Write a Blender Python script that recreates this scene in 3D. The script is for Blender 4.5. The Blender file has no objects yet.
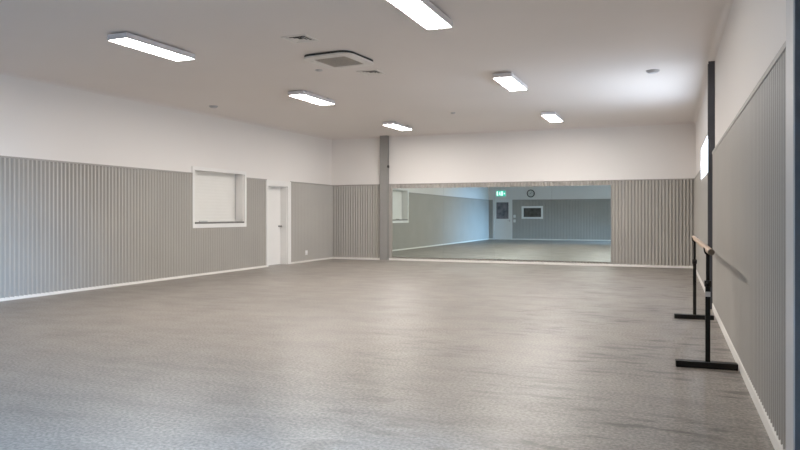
import bpy, bmesh, math
from mathutils import Vector, Matrix

# ------------------------------------------------------------------ constants
F_PX, YAW, HORIZON, EYE = 675.96, 0.3803, 215.14, 1.25
XL, XR, YB, YR = -9.040, 0.551, 17.337, -0.8
HP = 2.10                      # top of the corrugated cladding
HPR = 2.078                    # and of that on the right wall
WALL_TOP = 3.62
def ceil_z(y): return 3.453 + 0.0101 * (y - YB)

scene = bpy.context.scene
col = scene.collection

# ------------------------------------------------------------------ materials
def mat(name, color, rough=0.6, metal=0.0, emit=None, strength=0.0, noise=None, bump=None, spec=0.5):
    """noise=(scale, amount) varies the colour, bump=(scale, strength, distance)"""
    m = bpy.data.materials.new(name); m.use_nodes = True
    nt = m.node_tree; n = nt.nodes; l = nt.links
    b = n['Principled BSDF']
    b.inputs['Base Color'].default_value = (*color, 1)
    b.inputs['Roughness'].default_value = rough
    b.inputs['Metallic'].default_value = metal
    b.inputs['Specular IOR Level'].default_value = spec
    if emit:
        b.inputs['Emission Color'].default_value = (*emit, 1)
        b.inputs['Emission Strength'].default_value = strength
    if noise or bump:
        tc = n.new('ShaderNodeTexCoord')
    if noise:
        t = n.new('ShaderNodeTexNoise'); t.inputs['Scale'].default_value = noise[0]; t.inputs['Detail'].default_value = 5
        l.new(tc.outputs['Object'], t.inputs['Vector'])
        r = n.new('ShaderNodeValToRGB'); a = noise[1]
        r.color_ramp.elements[0].position = .3; r.color_ramp.elements[1].position = .7
        r.color_ramp.elements[0].color = (*[c * (1 - a) for c in color], 1)
        r.color_ramp.elements[1].color = (*[min(1, c * (1 + a)) for c in color], 1)
        l.new(t.outputs['Fac'], r.inputs['Fac']); l.new(r.outputs['Color'], b.inputs['Base Color'])
    if bump:
        t = n.new('ShaderNodeTexNoise'); t.inputs['Scale'].default_value = bump[0]
        l.new(tc.outputs['Object'], t.inputs['Vector'])
        bp = n.new('ShaderNodeBump'); bp.inputs['Strength'].default_value = bump[1]; bp.inputs['Distance'].default_value = bump[2]
        l.new(t.outputs['Fac'], bp.inputs['Height']); l.new(bp.outputs['Normal'], b.inputs['Normal'])
    return m

def floor_material():
    m = bpy.data.materials.new('speckled_vinyl'); m.use_nodes = True
    nt = m.node_tree; n = nt.nodes; l = nt.links; b = n['Principled BSDF']
    tc = n.new('ShaderNodeTexCoord')
    def noise(scale, detail=3, mapping=None):
        t = n.new('ShaderNodeTexNoise'); t.inputs['Scale'].default_value = scale; t.inputs['Detail'].default_value = detail
        if mapping:
            mp = n.new('ShaderNodeMapping'); mp.inputs['Scale'].default_value = mapping
            l.new(tc.outputs['Object'], mp.inputs['Vector']); l.new(mp.outputs['Vector'], t.inputs['Vector'])
        else:
            l.new(tc.outputs['Object'], t.inputs['Vector'])
        return t.outputs['Fac']
    def ramp(fac, p0, c0, p1, c1):
        r = n.new('ShaderNodeValToRGB')
        r.color_ramp.elements[0].position = p0; r.color_ramp.elements[0].color = (*c0, 1)
        r.color_ramp.elements[1].position = p1; r.color_ramp.elements[1].color = (*c1, 1)
        l.new(fac, r.inputs['Fac']); return r.outputs['Color']
    def mix(kind, fac, a, c):
        x = n.new('ShaderNodeMix'); x.data_type = 'RGBA'; x.blend_type = kind
        x.inputs['Factor'].default_value = fac
        l.new(a, x.inputs[6]); l.new(c, x.inputs[7]); return x.outputs[2]
    g = lambda v: (v, v, v)
    speck = ramp(noise(46, 4), .35, (.118, .102, .087), .65, (.315, .278, .240))
    chips = ramp(noise(90, 2), .58, g(1), .68, g(.45))
    cloud = ramp(noise(.9, 5), .3, g(.90), .7, g(1.08))
    grime = ramp(noise(1.0, 6, (1.3, 5.0, 1)), .45, g(1), .70, g(.62))
    scuff_a = ramp(noise(1.0, 9, (3.0, 11, 1)), .505, g(0), .62, g(1))
    patch = ramp(noise(1.1, 4), .40, g(0), .56, g(1))
    scuff_b = mix('MULTIPLY', 1.0, scuff_a, patch)
    inv = n.new('ShaderNodeInvert'); l.new(scuff_b, inv.inputs['Color'])
    rr_ = n.new('ShaderNodeValToRGB'); rr_.color_ramp.elements[0].color = (.30, .285, .27, 1); rr_.color_ramp.elements[1].color = (1, 1, 1, 1)
    l.new(inv.outputs['Color'], rr_.inputs['Fac']); scuff = rr_.outputs['Color']
    # the scuffs gather along the side where the barre stands
    sep = n.new('ShaderNodeSeparateXYZ'); l.new(tc.outputs['Object'], sep.inputs['Vector'])
    mr = n.new('ShaderNodeMapRange'); mr.inputs['From Min'].default_value = -3.4; mr.inputs['From Max'].default_value = -0.5
    mr.inputs['To Min'].default_value = .10; mr.inputs['To Max'].default_value = .95
    l.new(sep.outputs['X'], mr.inputs['Value'])
    c = mix('MULTIPLY', .8, speck, chips); c = mix('MULTIPLY', .9, c, cloud); c = mix('MULTIPLY', .6, c, grime)
    x = n.new('ShaderNodeMix'); x.data_type = 'RGBA'; x.blend_type = 'MULTIPLY'
    l.new(mr.outputs['Result'], x.inputs['Factor']); l.new(c, x.inputs[6]); l.new(scuff, x.inputs[7])
    l.new(x.outputs[2], b.inputs['Base Color'])
    rr = ramp(noise(2.2, 4), .3, g(.38), .7, g(.48)); l.new(rr, b.inputs['Roughness'])
    b.inputs['Specular IOR Level'].default_value = .8
    bp = n.new('ShaderNodeBump'); bp.inputs['Strength'].default_value = .12; bp.inputs['Distance'].default_value = .002
    l.new(noise(70, 3), bp.inputs['Height']); l.new(bp.outputs['Normal'], b.inputs['Normal'])
    return m

M = {}
M['floor'] = floor_material()
M['wall'] = mat('warm_white_wall_paint', (.78, .745, .715), .65, bump=(90, .05, .002), noise=(.6, .015))
M['ceiling'] = mat('ceiling_paint', (.76, .705, .67), .7, noise=(.5, .02), bump=(120, .04, .002))
M['cladding'] = mat('grey_corrugated_steel', (.345, .322, .288), .38, noise=(1.2, .04))
M['cap'] = mat('cap_flashing', (.30, .28, .255), .5, noise=(4, .05))
M['skirting'] = mat('cream_skirting', (.78, .75, .70), .45, noise=(3, .03))
M['white'] = mat('white_gloss_paint', (.80, .785, .765), .4, noise=(2, .02))
M['shutter'] = mat('off_white_shutter', (.78, .765, .72), .5, noise=(3, .02))
M['bench'] = mat('dark_sill', (.13, .12, .11), .45, noise=(20, .15))
M['steel'] = mat('grey_column_paint', (.235, .225, .215), .5, noise=(5, .05))
M['dark_steel'] = mat('charcoal_column_paint', (.045, .047, .058), .5, noise=(5, .08))
M['edge'] = mat('pale_grey_edge', (.50, .49, .48), .45, noise=(5, .04))
M['mirror'] = mat('mirror_glass', (.70, .80, .775), .0, 1.0)
M['mirror_edge'] = mat('mirror_edge', (.30, .36, .34), .2, noise=(9, .1))
M['black'] = mat('black_powdercoat', (.005, .0045, .0045), .5, noise=(30, .2), spec=.2)
M['wood'] = mat('barre_timber', (.46, .29, .17), .45, noise=(14, .15))
M['endcap'] = mat('dark_end_cap', (.10, .075, .05), .55, noise=(20, .2))
M['chrome'] = mat('brushed_metal', (.45, .44, .42), .3, 1.0, noise=(40, .1))
M['dark_metal'] = mat('dark_metal', (.12, .115, .11), .4, .8, noise=(40, .1))
M['fixture'] = mat('fixture_white_metal', (.72, .70, .72), .45, noise=(6, .02))
M['diffuser'] = mat('lit_diffuser', (.9, .9, .9), .5, emit=(1.0, .935, .87), strength=54)
M['ac'] = mat('air_conditioner_plastic', (.77, .735, .69), .45, noise=(6, .02))
M['ac_dark'] = mat('fitting_and_gap_shade_black', (.02, .019, .017), .8, noise=(10, .1))  # near-black for dark fittings and for the shade in ceiling gaps and recesses
M['ac_grille'] = mat('intake_grille', (.42, .375, .32), .6, noise=(60, .15))
M['sensor'] = mat('sensor_plastic', (.50, .49, .50), .5, noise=(10, .03))
M['daylight'] = mat('glowing_daylight_pane', (.9, .92, .95), .3, emit=(.70, .83, 1.0), strength=9.5)  # the pane itself emits the daylight, no outside light passes through it
M['exit_green'] = mat('exit_sign_green', (.02, .45, .30), .4, emit=(.03, .75, .50), strength=.45, noise=(5, .05))
M['exit_white'] = mat('exit_sign_white', (.8, .95, .9), .4, emit=(.75, 1, .93), strength=.9)
M['clock_face'] = mat('clock_face', (.62, .63, .60), .4, noise=(8, .02))
M['dark_glass'] = mat('unlit_view_pane', (.045, .047, .045), .08, noise=(6, .5))  # dark colour stands in for the unlit room beyond the pane
M['door_glass'] = mat('dim_view_door_pane', (.14, .12, .125), .10, noise=(5, .6))  # mottled grey stands in for the dim view outside
gm = bpy.data.materials.new('clear_glass'); gm.use_nodes = True
_n = gm.node_tree.nodes; _n.clear()
_o = _n.new('ShaderNodeOutputMaterial'); _t = _n.new('ShaderNodeBsdfTransparent'); _t.inputs['Color'].default_value = (.93, .96, .96, 1)
_g = _n.new('ShaderNodeBsdfGlossy'); _g.inputs['Roughness'].default_value = .02
_x = _n.new('ShaderNodeMixShader'); _x.inputs['Fac'].default_value = .08
gm.node_tree.links.new(_t.outputs[0], _x.inputs[1]); gm.node_tree.links.new(_g.outputs[0], _x.inputs[2]); gm.node_tree.links.new(_x.outputs[0], _o.inputs[0])
M['glass'] = gm

# ------------------------------------------------------------------ helpers
def tag(o, label=None, cat=None, group=None, kind=None):
    if label: o['label'] = label
    if cat: o['category'] = cat
    if group: o['group'] = group
    if kind: o['kind'] = kind
    return o

def empty(name, loc, label, cat, group=None, kind=None, rotz=0):
    o = bpy.data.objects.new(name, None); col.objects.link(o)
    o.location = loc; o.rotation_euler = (0, 0, rotz); o.empty_display_size = .1
    return tag(o, label, cat, group, kind)

def obj(name, bm, m, parent=None, bevel=0, smooth=False):
    me = bpy.data.meshes.new(name)
    bmesh.ops.recalc_face_normals(bm, faces=bm.faces[:])
    if smooth:
        for f in bm.faces: f.smooth = True
    bm.to_mesh(me); bm.free()
    for x in (m if isinstance(m, (list, tuple)) else [m]): me.materials.append(M[x])
    o = bpy.data.objects.new(name, me); col.objects.link(o)
    if parent: o.parent = parent
    if bevel:
        md = o.modifiers.new('bevel', 'BEVEL'); md.width = bevel; md.segments = 2; md.limit_method = 'ANGLE'
    return o

def box(bm, x0, x1, y0, y1, z0, z1, mi=0):
    vs = [bm.verts.new(p) for p in ((x0,y0,z0),(x1,y0,z0),(x1,y1,z0),(x0,y1,z0),(x0,y0,z1),(x1,y0,z1),(x1,y1,z1),(x0,y1,z1))]
    for q in ((0,3,2,1),(4,5,6,7),(0,1,5,4),(1,2,6,5),(2,3,7,6),(3,0,4,7)):
        f = bm.faces.new([vs[i] for i in q]); f.material_index = mi
    return vs

def BX(*a):
    bm = bmesh.new(); box(bm, *a); return bm

def prism(bm, pts, axis, a, b, mi=0):
    """extrude a polygon (u,v) along axis between a and b"""
    def P(u, v, w):
        return {'x': (w, u, v), 'y': (u, w, v), 'z': (u, v, w)}[axis]
    A = [bm.verts.new(P(u, v, a)) for u, v in pts]; B = [bm.verts.new(P(u, v, b)) for u, v in pts]
    bm.faces.new(A).material_index = mi; bm.faces.new(B[::-1]).material_index = mi
    k = len(pts)
    for i in range(k):
        bm.faces.new((A[i], A[(i+1) % k], B[(i+1) % k], B[i])).material_index = mi

def circle(r, n=32, cu=0, cv=0):
    return [(cu + r * math.cos(2 * math.pi * i / n), cv + r * math.sin(2 * math.pi * i / n)) for i in range(n)]

def rrect(w, h, r, n=6):
    out = []
    for sx, sy, a0 in ((1, 1, 0), (-1, 1, 90), (-1, -1, 180), (1, -1, 270)):
        for i in range(n + 1):
            a = math.radians(a0 + 90 * i / n)
            out.append((sx * (w / 2 - r) + r * math.cos(a), sy * (h / 2 - r) + r * math.sin(a)))
    return out

def lathe(bm, prof, n=32, axis='z'):
    rings = []
    for r, h in prof:
        ring = []
        for i in range(n):
            a = 2 * math.pi * i / n; c, s = r * math.cos(a), r * math.sin(a)
            ring.append(bm.verts.new({'z': (c, s, h), 'y': (c, h, s), 'x': (h, c, s)}[axis]))
        rings.append(ring)
    for A, B in zip(rings, rings[1:]):
        for i in range(n): bm.faces.new((A[i], A[(i+1) % n], B[(i+1) % n], B[i]))
    bm.faces.new(rings[0]); bm.faces.new(rings[-1][::-1])

def ring_frame(bm, u0, u1, z0, z1, w, axis, a, b, wb=None):
    """rectangular frame of four bars of width w; axis 'x' lies on an x=const wall"""
    wb = w if wb is None else wb
    for (p, q, r, s) in ((u0, u1, z1 - w, z1), (u0, u1, z0, z0 + wb), (u0, u0 + w, z0 + wb, z1 - w), (u1 - w, u1, z0 + wb, z1 - w)):
        if axis == 'x': box(bm, a, b, p, q, r, s)
        else: box(bm, p, q, a, b, r, s)

def wall_with_holes(axis, a, b, u0, u1, z0, z1, holes):
    """one wall slab between a and b along its normal, with rectangular openings"""
    bm = bmesh.new()
    us = sorted({u0, u1, *[h[0] for h in holes], *[h[1] for h in holes]})
    zs = sorted({z0, z1, *[h[2] for h in holes], *[h[3] for h in holes]})
    for i in range(len(us) - 1):
        run = None
        for j in range(len(zs) - 1):
            cu, cz = (us[i] + us[i+1]) / 2, (zs[j] + zs[j+1]) / 2
            solid = not any(h[0] < cu < h[1] and h[2] < cz < h[3] for h in holes)
            if solid: run = (run[0], zs[j+1]) if run else (zs[j], zs[j+1])
            if run and (not solid or j == len(zs) - 2):
                if axis == 'x': box(bm, a, b, us[i], us[i+1], *run)
                else: box(bm, us[i], us[i+1], a, b, *run)
                run = None
    return bm

def corrugate(spans, axis, base, sign, pitch=.076, amp=.0155, k=10):
    """corrugated sheet: spans of (u0,u1,z0,z1); base wall coordinate; sign = inward direction"""
    bm = bmesh.new()
    for u0, u1, z0, z1 in spans:
        n = max(2, int(round((u1 - u0) / pitch * k)))
        prev = None
        for i in range(n + 1):
            u = u0 + (u1 - u0) * i / n
            d = base + sign * (.0165 + amp * math.sin(2 * math.pi * u / pitch))
            p = (lambda z: (d, u, z)) if axis == 'x' else (lambda z: (u, d, z))
            cur = (bm.verts.new(p(z0)), bm.verts.new(p(z1)))
            if prev: bm.faces.new((prev[0], cur[0], cur[1], prev[1]))
            prev = cur
    return bm

# ------------------------------------------------------------------ room shell
T = .26
o = obj('floor', BX(XL - T, XR + T, YR - T, YB + T, -.12, 0), 'floor')
tag(o, 'grey brown speckled vinyl studio floor with scuff marks', 'floor', kind='structure')

bm = bmesh.new()
y0, y1 = YR - T, YB + T
vs = [bm.verts.new(p) for p in ((XL-T,y0,ceil_z(y0)),(XR+T,y0,ceil_z(y0)),(XR+T,y1,ceil_z(y1)),(XL-T,y1,ceil_z(y1)),
                                (XL-T,y0,3.75),(XR+T,y0,3.75),(XR+T,y1,3.75),(XL-T,y1,3.75))]
for q in ((0,3,2,1),(4,5,6,7),(0,1,5,4),(1,2,6,5),(2,3,7,6),(3,0,4,7)): bm.faces.new([vs[i] for i in q])
tag(obj('ceiling', bm, 'ceiling'), 'plain white painted ceiling with surface mounted lights', 'ceiling', kind='structure')

SERV = (11.262, 12.985, 1.075, 2.195)          # servery opening in the left wall
DOOR = (13.985, 14.885, 0, 1.975)              # doorway in the left wall
HIGH = (10.6, 13.70, 1.905, 2.475)             # high window in the right wall
SIDE = (-.55, 2.75, 0, 2.15)                   # glazed side door beside the photographer
RDOOR = (-8.72, -7.83, 0, 2.06)                # door in the rear wall
RWIN = (-7.17, -6.22, 1.19, 1.68)              # observation window in the rear wall

wl = obj('wall_left', wall_with_holes('x', XL - T, XL, YR - T, YB + T, 0, WALL_TOP, [SERV, DOOR]), 'wall')
tag(wl, 'long left wall, white above grey corrugated cladding', 'wall', kind='structure')
wb = obj('wall_back', wall_with_holes('y', YB, YB + T, XL, XR, 0, WALL_TOP, []), 'wall')
tag(wb, 'far end wall, white above grey corrugated cladding, carrying the mirror', 'wall', kind='structure')
wr = obj('wall_right', wall_with_holes('x', XR, XR + T, YR - T, YB + T, 0, WALL_TOP, [HIGH, SIDE]), 'wall')
tag(wr, 'right wall beside the ballet barre, white above corrugated cladding', 'wall', kind='structure')
wq = obj('wall_rear', wall_with_holes('y', YR - T, YR, XL, XR, 0, WALL_TOP, [RDOOR, RWIN]), 'wall')
tag(wq, 'rear wall seen in the mirror, with exit door and clock', 'wall', kind='structure')

g = .05
left_spans = [(YR, 11.19, .04, HP), (11.19, 13.073, .04, .985), (13.073, 13.90, .04, HP), (15.03, YB, .04, HP)]
obj('cladding', corrugate(left_spans, 'x', XL, 1), 'cladding', wl, smooth=True)
obj('cladding', corrugate([(XL, XR, .05, HP)], 'y', YB, -1), 'cladding', wb, smooth=True)
obj('cladding', corrugate([(2.84, 10.6, .09, HPR), (10.6, 13.76, .09, 1.86), (13.76, YB, .09, HPR)], 'x', XR, -1), 'cladding', wr, smooth=True)
obj('cladding', corrugate([(XL, -8.80, .05, HP), (-7.75, -7.255, .05, HP), (-7.255, -6.14, .05, 1.115), (-7.255, -6.14, 1.76, HP), (-6.14, XR, .05, HP)], 'y', YR, 1), 'cladding', wq, smooth=True)

# cap flashings on the cladding
bm = bmesh.new()
for a, b in ((YR, 11.19), (13.073, 13.90), (15.03, YB)): box(bm, XL, XL + .034, a, b, HP - .012, HP + .014)
obj('cap_strip', bm, 'cap', wl)
bm = bmesh.new(); box(bm, XL + .027, XR - .027, YB - .034, YB, HP - .012, HP + .014); obj('cap_strip', bm, 'cap', wb)
bm = bmesh.new()
for a, b in ((2.84, 10.6), (13.76, YB)): box(bm, XR - .037, XR, a, b, HPR - .022, HPR + .010)
obj('cap_strip', bm, 'cap', wr)
bm = bmesh.new()
for a, b in ((XL + .027, -8.80), (-7.75, XR)): box(bm, a, b, YR, YR + .027, HP - .012, HP + .014)
obj('cap_strip', bm, 'cap', wq)

# skirtings
bm = bmesh.new()
for a, b in ((YR, 13.90), (15.03, YB)): box(bm, XL, XL + .028, a, b, 0, .045)
tag(obj('baseboard_left', bm, 'skirting'), 'thin cream skirting along the left wall', 'skirting', kind='structure')
bm = BX(XL + .028, XR - .03, YB - .028, YB, 0, .055)
tag(obj('baseboard_back', bm, 'skirting'), 'thin cream skirting under the mirror wall', 'skirting', kind='structure')
bm = bmesh.new()
prism(bm, [(XR, 0), (XR - .034, 0), (XR - .034, .075), (XR - .022, .10), (XR, .10)], 'y', 3.28, YB)
tag(obj('baseboard_right', bm, 'skirting'), 'tall cream skirting along the right wall behind the barre', 'skirting', kind='structure')
bm = bmesh.new()
for a, b in ((XL + .028, -8.80), (-7.75, XR)): box(bm, a, b, YR, YR + .028, 0, .06)
tag(obj('baseboard_rear', bm, 'skirting'), 'cream skirting along the rear wall', 'skirting', kind='structure')

# small coves between the walls and the ceiling
def cove(name, side, label):
    bm = bmesh.new(); c = .09 if side == 'r' else .05
    k = 6
    arc = [(c * (1 - math.sin(math.pi / 2 * i / k)), c * (1 - math.cos(math.pi / 2 * i / k))) for i in range(k + 1)]  # (away from wall, below ceiling)
    prof = arc + [(-.002, -.02)]
    ends = (YR, YB) if side in 'lr' else (XL, XR)
    rows = []
    for e in ends:
        row = []
        for d, h in prof:
            if side == 'l': p = (XL + d, e, ceil_z(e) - h)
            elif side == 'r': p = (XR - d, e, ceil_z(e) - h)
            elif side == 'b': p = (e, YB - d, ceil_z(YB) - h)
            else: p = (e, YR + d, ceil_z(YR) - h)
            row.append(bm.verts.new(p))
        rows.append(row)
    n = len(prof)
    for i in range(n): bm.faces.new((rows[0][i], rows[0][(i+1) % n], rows[1][(i+1) % n], rows[1][i]))
    tag(obj(name, bm, 'ceiling', smooth=False), label, 'cornice', kind='structure')
cove('trim_1', 'l', 'small cove where the left wall meets the ceiling')
cove('trim_2', 'r', 'small cove where the right wall meets the ceiling')
cove('trim_3', 'b', 'small cove where the far wall meets the ceiling')

# ------------------------------------------------------------------ steel columns
def h_column(name, x0, x1, y0, y1, m, label, web='y', z1=None):
    t = .014
    bm = bmesh.new(); top = (z1 or ceil_z((y0 + y1) / 2)) + .01
    if web == 'y':     # flanges face the length of the room
        box(bm, x0, x1, y0, y0 + t, 0, top); box(bm, x0, x1, y1 - t, y1, 0, top)
        xm = (x0 + x1) / 2; box(bm, xm - .006, xm + .006, y0 + t, y1 - t, 0, top)
    else:
        box(bm, x0, x0 + t, y0, y1, 0, top); box(bm, x1 - t, x1, y0, y1, 0, top)
        ym = (y0 + y1) / 2; box(bm, x0 + t, x1 - t, ym - .006, ym + .006, 0, top)
    o = obj(name, bm, m); return tag(o, label, 'column', kind='structure')
h_column('steel_column', -7.475, -7.245, YB - .15, YB - .033, 'steel', 'grey steel column on the far wall at the left end of the mirror')
h_column('steel_column', XR - .08, XR, 9.87, 10.06, 'dark_steel', 'charcoal steel column on the right wall beyond the near barre post', z1=3.285)
h_column('steel_column', XR - .091, XR, 3.07, 3.235, 'dark_steel', 'charcoal steel column at the right edge, nearest on the right wall')
tag(obj('trim_4', BX(XR - .096, XR - .0912, 3.078, 3.262, 0, ceil_z(3.07) - .1), 'edge'), 'added pale grey strip as the lit left face of the nearest charcoal column', 'trim', kind='structure')  # added strip: the column's lit side put into a pale colour

# ------------------------------------------------------------------ servery window, left wall
w1 = empty('window_1', (XL, 12.12, 1.0), 'white framed servery hatch in left wall with closed roller shutter', 'window', kind='structure')
def rel(o, p): return [p[i] - o.location[i] for i in range(3)]
def local(bm, root):
    bmesh.ops.translate(bm, verts=bm.verts[:], vec=-Vector(root.location)); return bm
bm = bmesh.new(); ring_frame(bm, 11.19, 13.073, .985, 2.245, .072, 'x', XL - .005, XL + .03, wb=.085)
obj('window_frame', local(bm, w1), 'white', w1, bevel=.004)
bm = bmesh.new()                                                # reveals
a, b = XL - .23, XL - .005
box(bm, a, b, SERV[0], SERV[0] + .012, SERV[2], SERV[3]); box(bm, a, b, SERV[1] - .012, SERV[1], SERV[2], SERV[3]); box(bm, a, b, SERV[0] + .012, SERV[1] - .012, SERV[3] - .012, SERV[3])
obj('window_reveal', local(bm, w1), 'white', w1)
obj('window_sill', local(BX(XL - .23, XL + .036, SERV[0] + .012, SERV[1] - .012, SERV[2] - .004, SERV[2] + .03), w1), 'bench', w1, bevel=.004)
bm = bmesh.new()                                                # curtain of interlocking slats
zs0, zs1, n = SERV[2] + .03, SERV[3] - .012, 16
prev = None
for i in range(n * 6 + 1):
    z = zs0 + (zs1 - zs0) * i / (n * 6); ph = (i % 6) / 6
    d = XL - .205 + .0015 * math.sin(math.pi * ph)
    cur = (bm.verts.new((d, SERV[0] + .012, z)), bm.verts.new((d, SERV[1] - .012, z)))
    if prev: bm.faces.new((prev[0], prev[1], cur[1], cur[0]))
    prev = cur
obj('roller_shutter', local(bm, w1), 'shutter', w1)
for a, b_ in ((SERV[0] + .012, SERV[0] + .034), (SERV[1] - .034, SERV[1] - .012)):
    obj('shutter_guide', local(BX(XL - .215, XL - .192, a, b_, SERV[2] + .03, SERV[3] - .012), w1), 'edge', w1)
br = obj('shutter_bottom_rail', local(BX(XL - .212, XL - .185, SERV[0] + .036, SERV[1] - .036, SERV[2] + .03, SERV[2] + .075), w1), 'shutter', w1, bevel=.003)
obj('latch', local(BX(XL - .187, XL - .165, 11.66, 11.92, SERV[2] + .031, SERV[2] + .055), w1), 'chrome', br, bevel=.003)

# ------------------------------------------------------------------ door, left wall
d1 = empty('door_1', (XL, 14.435, 0), 'white flush door recessed in the left wall near the far corner', 'door', kind='structure')
bm = bmesh.new()
box(bm, XL - .005, XL + .03, 13.90, 13.985, 0, 2.10); box(bm, XL - .005, XL + .03, 14.885, 15.03, 0, 2.10); box(bm, XL - .005, XL + .03, 13.985, 14.885, 1.975, 2.10)
obj('architrave', local(bm, d1), 'white', d1, bevel=.003)
bm = bmesh.new()
box(bm, XL - .24, XL - .005, 13.985, 14.005, 0, 1.975); box(bm, XL - .24, XL - .005, 14.865, 14.885, 0, 1.975); box(bm, XL - .24, XL - .005, 14.005, 14.865, 1.955, 1.975)
obj('door_jamb', local(bm, d1), 'white', d1)
lf = obj('door_leaf', local(BX(XL - .225, XL - .182, 14.009, 14.861, .008, 1.951), d1), 'white', d1, bevel=.003)
bm = bmesh.new(); lathe(bm, [(.027, 0), (.027, .010), (.011, .014), (.011, .045), (.020, .050), (.028, .062), (.026, .076), (.012, .082)], 20, 'x')
k = obj('door_knob', bm, 'dark_metal', lf, smooth=True); k.location = rel(d1, (XL - .182, 14.79, .97))

# ------------------------------------------------------------------ high window, right wall
w2 = empty('window_2', (XR, 12.2, 1.9), 'bright high window in the right wall behind the charcoal column', 'window', kind='structure')
bm = bmesh.new(); ring_frame(bm, 10.55, 13.76, 1.855, 2.525, .055, 'x', XR - .022, XR + .03)
obj('window_frame', local(bm, w2), 'edge', w2, bevel=.003)
obj('window_pane', local(BX(XR + .004, XR + .012, 10.6, 13.71, 1.905, 2.475), w2), 'daylight', w2)

# ------------------------------------------------------------------ glazed side door behind the photographer's right
d3 = empty('door_3', (XR, 1.1, 0), 'glazed sliding door in the right wall beside the viewer', 'door', kind='structure')
bm = bmesh.new(); ring_frame(bm, SIDE[0], SIDE[1], 0, SIDE[3], .06, 'x', XR + .02, XR + .12, wb=.04); box(bm, XR + .02, XR + .12, 1.07, 1.13, .04, SIDE[3] - .06)
obj('door_frame', local(bm, d3), 'white', d3)
for a, b in ((SIDE[0] + .06, 1.07), (1.13, SIDE[1] - .06)):
    obj('glass_pane', local(BX(XR + .06, XR + .066, a, b, .04, SIDE[3] - .06), d3), 'glass', d3)

# ------------------------------------------------------------------ mirror, four butted panels
wm = empty('wall_mirror', (-4.25, YB - .04, .1), 'wide unframed mirror of four panels on the far wall', 'mirror')
xs = [-7.14, -5.655, -4.255, -2.782, -1.35]
zb, zt = .098, 1.985
TILT = .0024
for i in range(4):
    a, b = xs[i] + .0015, xs[i + 1] - .0015
    bm = bmesh.new()
    yb0, yb1 = YB - .040 - TILT, YB - .040
    v = [bm.verts.new(p) for p in ((a, yb0, zb), (b, yb0, zb), (b, yb1, zt), (a, yb1, zt), (a, YB - .0325, zb), (b, YB - .0325, zb), (b, YB - .0325, zt), (a, YB - .0325, zt))]
    for q, mi in (((0, 1, 2, 3), 0), ((4, 7, 6, 5), 1), ((0, 4, 5, 1), 1), ((3, 2, 6, 7), 1), ((0, 3, 7, 4), 1), ((1, 5, 6, 2), 1)):
        bm.faces.new([v[j] for j in q]).material_index = mi
    obj('mirror_panel', local(bm, wm), ['mirror', 'mirror_edge'], wm)

# ------------------------------------------------------------------ ballet barre
br = empty('ballet_barre', (.285, 7.45, 0), 'free-standing ballet barre with timber rail and black steel feet by right wall', 'ballet barre')
def post(y, xo, foot_x0, foot_x1, yaw, sticker):
    f = obj('foot', BX(foot_x0, foot_x1, -.04, .04, 0, .052), 'black', br, bevel=.004); f.location = (0, y, 0); f.rotation_euler = (0, 0, yaw)
    bm = bmesh.new()
    box(bm, -.019, .019, -.019, .019, .052, .70); box(bm, -.014, .014, -.014, .014, .70, .945)
    p = obj('post', bm, 'black', br, bevel=.003); p.location = (xo, y, 0)
    bm = bmesh.new(); box(bm, -.026, .026, -.026, .026, .665, .715); obj('clamp_collar', bm, 'black', p, bevel=.004)
    bm = bmesh.new(); lathe(bm, [(.008, -.026), (.008, -.044), (.02, -.046), (.022, -.062), (.014, -.068)], 16, 'y')
    k = obj('clamp_knob', bm, 'black', p, smooth=True); k.location = (0, 0, .69)
    bm = bmesh.new()
    prism(bm, [(-.034, .985), (-.028, .945), (-.019, .93), (.019, .93), (.028, .945), (.034, .985), (.027, .985), (.0, .942), (-.027, .985)], 'y', -.02, .02)
    obj('rail_cradle', bm, 'black', p)
    if sticker:
        o = obj('sticker', BX(-.0195, .0195, -.0200, -.0190, .585, .625), 'sensor', p); o['label'] = 'pale grey sticker'
post(6.07 - 7.45, 0.0, -.245, .222, .05, True)
post(8.88 - 7.45, -.012, -.24, .20, .02, False)
bm = bmesh.new(); lathe(bm, [(.0230, -1.80), (.0240, -1.79), (.0240, 1.89), (.0230, 1.90)], 28, 'y')
rl = obj('rail', bm, 'wood', br); rl.location = (-.003, 0, .968); rl.rotation_euler = (0, 0, .004)
for f in rl.data.polygons: f.use_smooth = len(f.vertices) == 4
for s, ye in ((-1, -1.80), (1, 1.90)):
    bm = bmesh.new(); lathe(bm, [(.0250, ye - .02 * (s > 0)), (.0250, ye + s * .004 + .0), (.020, ye + s * .010)][::1], 24, 'y')
    obj('end_cap', bm, 'endcap', rl)

# ------------------------------------------------------------------ ceiling lights
def ceiling_light(label):
    t = empty('ceiling_light', (0, 0, 0), label, 'light', 'surface mounted LED panels in two rows')
    bm = bmesh.new()                                              # shallow tray, open below, held off the ceiling by two spacers
    W, L, zt_, zb_ = .145, .59, -.022, -.088
    ring = [(-W, -L), (W, -L), (W, L), (-W, L)]
    box(bm, -W, W, -L, L, zt_ - .012, zt_)
    for (a, b, c, d) in ((-W, -W + .010, -L, L), (W - .010, W, -L, L), (-W + .010, W - .010, -L, -L + .010), (-W + .010, W - .010, L - .010, L)):
        box(bm, a, b, c, d, zb_, zt_ - .012)
    obj('housing', bm, 'fixture', t)
    obj('diffuser', BX(-W + .0105, W - .0105, -L + .0105, L - .0105, zb_ + .002, zb_ + .010), 'diffuser', t)
    for y in (-.40, .40): obj('mounting_bracket', BX(-.10, .10, y - .03, y + .03, zt_, .004), 'ac_dark', t)
    return t
def children(o): return [c for c in col.objects if c.parent == o]
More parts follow.
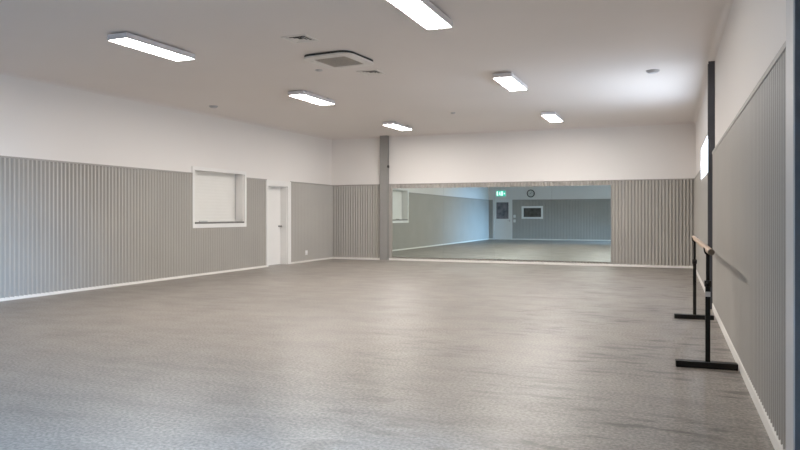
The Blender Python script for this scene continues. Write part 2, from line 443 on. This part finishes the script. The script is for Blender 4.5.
def dup(root, loc, label):
    r = root.copy(); col.objects.link(r); r.location = loc; r['label'] = label
    for ch in children(root):
        c = ch.copy(); col.objects.link(c); c.parent = r
        for gch in children(ch):
            d = gch.copy(); col.objects.link(d); d.parent = c
    return r
first = ceiling_light('nearest lit panel of the left ceiling row, left of the air conditioner')
tilt = math.atan(.0101)
first.location = (-5.84, 6.53, ceil_z(6.53)); first.rotation_euler = (tilt, 0, 0)
for x, y, lab in ((-5.91, 10.59, 'middle lit panel of the left ceiling row, beyond the air conditioner'),
                  (-6.03, 14.95, 'farthest lit panel of the left ceiling row, above the grey wall column'),
                  (-2.305, 6.33, 'nearest and largest lit panel, cut by the top edge of the photo'),
                  (-2.315, 10.46, 'middle lit panel of the right ceiling row'),
                  (-2.365, 14.82, 'farthest lit panel of the right ceiling row, above the mirror')):
    dup(first, (x, y, ceil_z(y)), lab)

# ------------------------------------------------------------------ air conditioner cassette
cx, cy = -4.135, 8.16
ac = empty('ceiling_air_conditioner', (cx, cy - .02, ceil_z(cy)), 'square ceiling cassette air conditioner with tan intake grille', 'air conditioner')
ac.rotation_euler = (tilt, 0, math.radians(-4))
def frame_with_hole(bm, outer, inner, za, zb_):
    n = len(outer)
    O0 = [bm.verts.new((*p, za)) for p in outer]; O1 = [bm.verts.new((*p, zb_)) for p in outer]
    I0 = [bm.verts.new((*p, za)) for p in inner]; I1 = [bm.verts.new((*p, zb_)) for p in inner]
    for i in range(n):
        j = (i + 1) % n
        bm.faces.new((O0[i], O0[j], O1[j], O1[i])); bm.faces.new((I0[i], I1[i], I1[j], I0[j]))
        bm.faces.new((O0[i], I0[i], I0[j], O0[j])); bm.faces.new((O1[i], O1[j], I1[j], I1[i]))
bm = bmesh.new(); prism(bm, rrect(.73, .80, .15), 'z', -.030, .004); obj('shadow_gap_core', bm, 'ac_dark', ac)  # near-black core paints the shadow gap above the fascia
bm = bmesh.new(); frame_with_hole(bm, rrect(.745, .815, .16), rrect(.48, .53, .02), -.052, -.030)
obj('fascia_panel', bm, 'ac', ac, bevel=.004)
fl = ((0, -.322, .34, .045), (0, .322, .34, .045), (-.293, 0, .045, .40), (.293, 0, .045, .40))
for x, y, w, h in fl:
    bm = bmesh.new(); prism(bm, [(x - w/2, y - h/2), (x + w/2, y - h/2), (x + w/2, y + h/2), (x - w/2, y + h/2)], 'z', -.056, -.0515)
    obj('air_flap', bm, 'ac', ac)
bm = bmesh.new()
box(bm, -.24, .24, -.265, .265, -.040, -.0302)
for i in range(18):
    y = -.25 + .50 * i / 17; box(bm, -.235, .235, y - .006, y + .006, -.050, -.040)
obj('intake_grille', bm, 'ac_grille', ac)

# ------------------------------------------------------------------ square louvred vents
def vent(loc, label):
    t = empty('ceiling_vent', loc, label, 'vent', 'square ceiling vents either side of the air conditioner'); t.rotation_euler = (tilt, 0, 0)
    sq = lambda s: [(-s, -s), (s, -s), (s, s), (-s, s)]
    bm = bmesh.new(); frame_with_hole(bm, sq(.165), sq(.135), -.010, .002); obj('vent_frame', bm, 'ac', t)
    obj('vent_shade_plate', BX(-.135, .135, -.135, .135, -.0005, .002), 'ac_dark', t)  # flat black plate paints the shade behind the louvres
    bm = bmesh.new()
    for s in (.115, .078, .041):                                  # pyramid rings of blades
        A = [bm.verts.new((*p, -.0085)) for p in sq(s + .012)]; B = [bm.verts.new((*p, -.001)) for p in sq(s - .012)]
        for i in range(4): bm.faces.new((A[i], A[(i+1) % 4], B[(i+1) % 4], B[i]))
    obj('louvre', bm, 'ac', t)
vent((-4.08, 7.02, ceil_z(7.02)), 'square louvred vent in ceiling on the near side of air conditioner')
vent((-4.12, 9.15, ceil_z(9.15)), 'square louvred vent in ceiling on the far side of air conditioner')

# ------------------------------------------------------------------ round ceiling fittings
def detector(loc, r, h, label, name='smoke_detector', cat='smoke detector'):
    t = empty(name, loc, label, cat); t.rotation_euler = (tilt, 0, 0)
    bm = bmesh.new(); lathe(bm, [(r, .002), (r, -.35 * h), (r * .97, -.5 * h)], 32); obj('mounting_base', bm, 'sensor', t, smooth=False)
    bm = bmesh.new(); lathe(bm, [(r * .80, -.5 * h), (r * .78, -.8 * h), (r * .55, -h), (r * .2, -1.05 * h)], 32); obj('sensor_head', bm, 'sensor', t, smooth=True)
detector((-.24, 10.65, ceil_z(10.65)), .095, .04, 'round grey smoke detector on bright ceiling near the right wall')
detector((-8.31, 10.94, ceil_z(10.94)), .085, .04, 'round smoke detector on ceiling above the servery hatch')
detector((-4.256, 13.66, ceil_z(13.66)), .05, .03, 'tiny round ceiling sensor between the two far light panels', 'ceiling_sensor', 'sensor')
detector((-4.754, 8.71, ceil_z(8.71)), .055, .02, 'small flat disc on the ceiling left of the air conditioner', 'ceiling_sensor', 'sensor')

# ------------------------------------------------------------------ small wall fittings
s = empty('wall_sensor', (-7.245, YB - .14, 2.59), 'tiny black sensor clipped high on the grey far-wall column', 'sensor')
obj('sensor_body', BX(.0, .045, -.03, .03, -.035, .035), 'ac_dark', s, bevel=.008)
bm = bmesh.new(); lathe(bm, [(.016, -.03), (.016, -.04), (.008, -.045)], 16, 'y'); o = obj('sensor_lens', bm, 'black', s, smooth=True); o.location = (.022, 0, 0)

ot = empty('power_outlet', (XL + .02, 15.82, .25), 'white power outlet low on left wall between door and corner', 'power outlet')
obj('cover_plate', BX(0, .012, -.06, .06, -.06, .06), 'white', ot, bevel=.004)
for y in (-.03, .03):
    bm = BX(.012, .0135, y - .012, y + .012, -.045, -.014); obj('socket', bm, 'sensor', ot)
for y in (-.03, .03): obj('rocker', BX(.012, .018, y - .010, y + .010, .012, .040), 'white', ot, bevel=.002)

# ------------------------------------------------------------------ rear wall, seen in the mirror
d2 = empty('door_2', (-8.275, YR, 0), 'white rear door with a dark glazed upper half, seen in the mirror', 'door', kind='structure')
bm = bmesh.new()
box(bm, -8.80, -8.72, YR - .005, YR + .03, 0, 2.14); box(bm, -7.83, -7.75, YR - .005, YR + .03, 0, 2.14); box(bm, -8.72, -7.83, YR - .005, YR + .03, 2.06, 2.14)
obj('architrave', local(bm, d2), 'white', d2)
bm = wall_with_holes('y', YR - .06, YR - .018, -8.715, -7.835, .008, 2.055, [(-8.62, -7.96, 1.10, 1.98)])
lf = obj('door_leaf', local(bm, d2), 'white', d2)
obj('glass_pane', local(BX(-8.62, -7.96, YR - .045, YR - .035, 1.10, 1.98), d2), 'door_glass', lf)
bm = bmesh.new(); box(bm, -.02, .02, 0, .01, -.06, .06); box(bm, -.11, .012, .035, .05, -.01, .01); box(bm, -.01, .01, .01, .036, -.01, .01)
h = obj('door_handle', bm, 'chrome', lf); h.location = rel(d2, (-7.90, YR - .018, 1.0))

w3 = empty('window_3', (-6.7, YR, 1.1), 'white framed dark observation window in rear wall, seen in the mirror', 'window', kind='structure')
bm = bmesh.new(); ring_frame(bm, -7.255, -6.14, 1.105, 1.765, .09, 'y', YR - .005, YR + .03)
obj('window_frame', local(bm, w3), 'white', w3)
obj('window_pane', local(BX(-7.17, -6.22, YR - .10, YR - .09, 1.19, 1.68), w3), 'dark_glass', w3)

ex = empty('exit_sign', (-8.355, YR, 2.285), 'lit green exit sign above the rear door, seen in the mirror', 'exit sign')
obj('sign_box', BX(-.26, .26, 0, .05, 0, .32), 'white', ex, bevel=.01)
obj('sign_face', BX(-.25, .25, .05, .054, .01, .31), 'exit_green', ex)
bm = bmesh.new()                                                  # running figure, doorway and arrow
def poly(pts): prism(bm, pts, 'y', .054, .057)
poly([(.02, .05), (.10, .05), (.10, .27), (.02, .27)])
poly(circle(.022, 14, -.045, .235))
poly([(-.075, .205), (-.035, .215), (-.02, .13), (-.07, .12)])
poly([(-.07, .13), (-.03, .13), (.0, .085), (-.02, .04), (-.04, .045), (-.025, .085)])
poly([(-.07, .13), (-.045, .115), (-.085, .07), (-.13, .065), (-.13, .085), (-.095, .09)])
poly([(-.075, .205), (-.065, .18), (-.11, .15), (-.12, .165)])
poly([(.15, .16), (.19, .215), (.19, .18), (.225, .18), (.225, .14), (.19, .14), (.19, .105)])
poly([(-.23, .05), (-.16, .05), (-.16, .27), (-.23, .27)])
obj('pictogram', bm, 'exit_white', ex)

ck = empty('wall_clock', (-6.775, YR, 2.43), 'round black rimmed wall clock above rear window, seen in the mirror', 'clock')
bm = bmesh.new(); lathe(bm, [(.205, 0), (.205, .045), (.19, .055), (.165, .05), (.160, .03), (.16, .0)], 40, 'y'); obj('clock_rim', bm, 'black', ck)
bm = bmesh.new(); lathe(bm, [(.164, .028), (.164, .034)], 40, 'y'); fc = obj('clock_face', bm, 'clock_face', ck)
for i in range(12):
    bm = bmesh.new()
    a = math.pi / 6 * i; c, s_ = math.cos(a), math.sin(a)
    r0, r1, w = (.122, .150, .007 if i % 3 == 0 else .004)
    prism(bm, [(r0 * c - w * s_, r0 * s_ + w * c), (r1 * c - w * s_, r1 * s_ + w * c), (r1 * c + w * s_, r1 * s_ - w * c), (r0 * c + w * s_, r0 * s_ - w * c)], 'y', .034, .0355)
    obj('hour_mark', bm, 'black', fc)
for nm, ang, ln, w in (('hour_hand', 205, .085, .008), ('minute_hand', 60, .125, .005)):
    bm = bmesh.new(); a = math.radians(ang); c, s_ = math.cos(a), math.sin(a); r0 = -.02
    prism(bm, [(r0 * c - w * s_, r0 * s_ + w * c), (ln * c - w * s_, ln * s_ + w * c), (ln * c + w * s_, ln * s_ - w * c), (r0 * c + w * s_, r0 * s_ - w * c)], 'y', .036, .039)
    obj(nm, bm, 'black', ck)

def switch(z, n, label):
    t = empty('light_switch', (-7.63, YR + .02, z), label, 'light switch')
    obj('cover_plate', BX(-.06, .06, 0, .012, -.075, .075), 'white', t, bevel=.004)
    for i in range(n):
        x = (i - (n - 1) / 2) * .035; obj('rocker', BX(x - .012, x + .012, .012, .018, -.02, .02), 'white', t)
switch(1.235, 2, 'upper white switch plate right of the rear door, seen in the mirror')
switch(.99, 1, 'lower white switch plate right of the rear door, seen in the mirror')

# ------------------------------------------------------------------ light
def area(name, loc, rot, sx, sy, power, color):
    ld = bpy.data.lights.new(name, 'AREA'); ld.shape = 'RECTANGLE'; ld.size = sx; ld.size_y = sy; ld.energy = power; ld.color = color
    o = bpy.data.objects.new(name, ld); col.objects.link(o); o.location = loc; o.rotation_euler = rot; return o
# daylight lamp at the inferred side door; the high window's pane glows by itself
sd = area('daylight_side_door', (XR + .75, 1.05, .75), (0, math.radians(74), math.radians(-10)), 1.3, 2.4, 260, (.34, .60, 1.0))
sd.data.spread = math.radians(62)

w = bpy.data.worlds.new('overcast_sky'); scene.world = w; w.use_nodes = True
bgn = w.node_tree.nodes['Background']; bgn.inputs['Color'].default_value = (.75, .86, 1, 1); bgn.inputs['Strength'].default_value = 1.0

# ------------------------------------------------------------------ camera
cd = bpy.data.cameras.new('camera'); cam = bpy.data.objects.new('camera', cd); col.objects.link(cam)
cd.sensor_fit = 'HORIZONTAL'; cd.sensor_width = 36; cd.lens = F_PX * 36 / 800
cam.location = (0, 0, EYE); cam.rotation_euler = (math.radians(90), 0, YAW)
cd.shift_y = (HORIZON - 225) / 800
cd.clip_start = .02; cd.clip_end = 200
scene.camera = cam

scene.view_settings.view_transform = 'Standard'
scene.view_settings.look = 'None'
scene.view_settings.exposure = 0.8
scene.view_settings.gamma = 1.2
scene.cycles.use_denoising = True
scene.cycles.use_adaptive_sampling = False
scene.cycles.max_bounces = 14; scene.cycles.diffuse_bounces = 8; scene.cycles.glossy_bounces = 6
scene.cycles.sample_clamp_indirect = 6
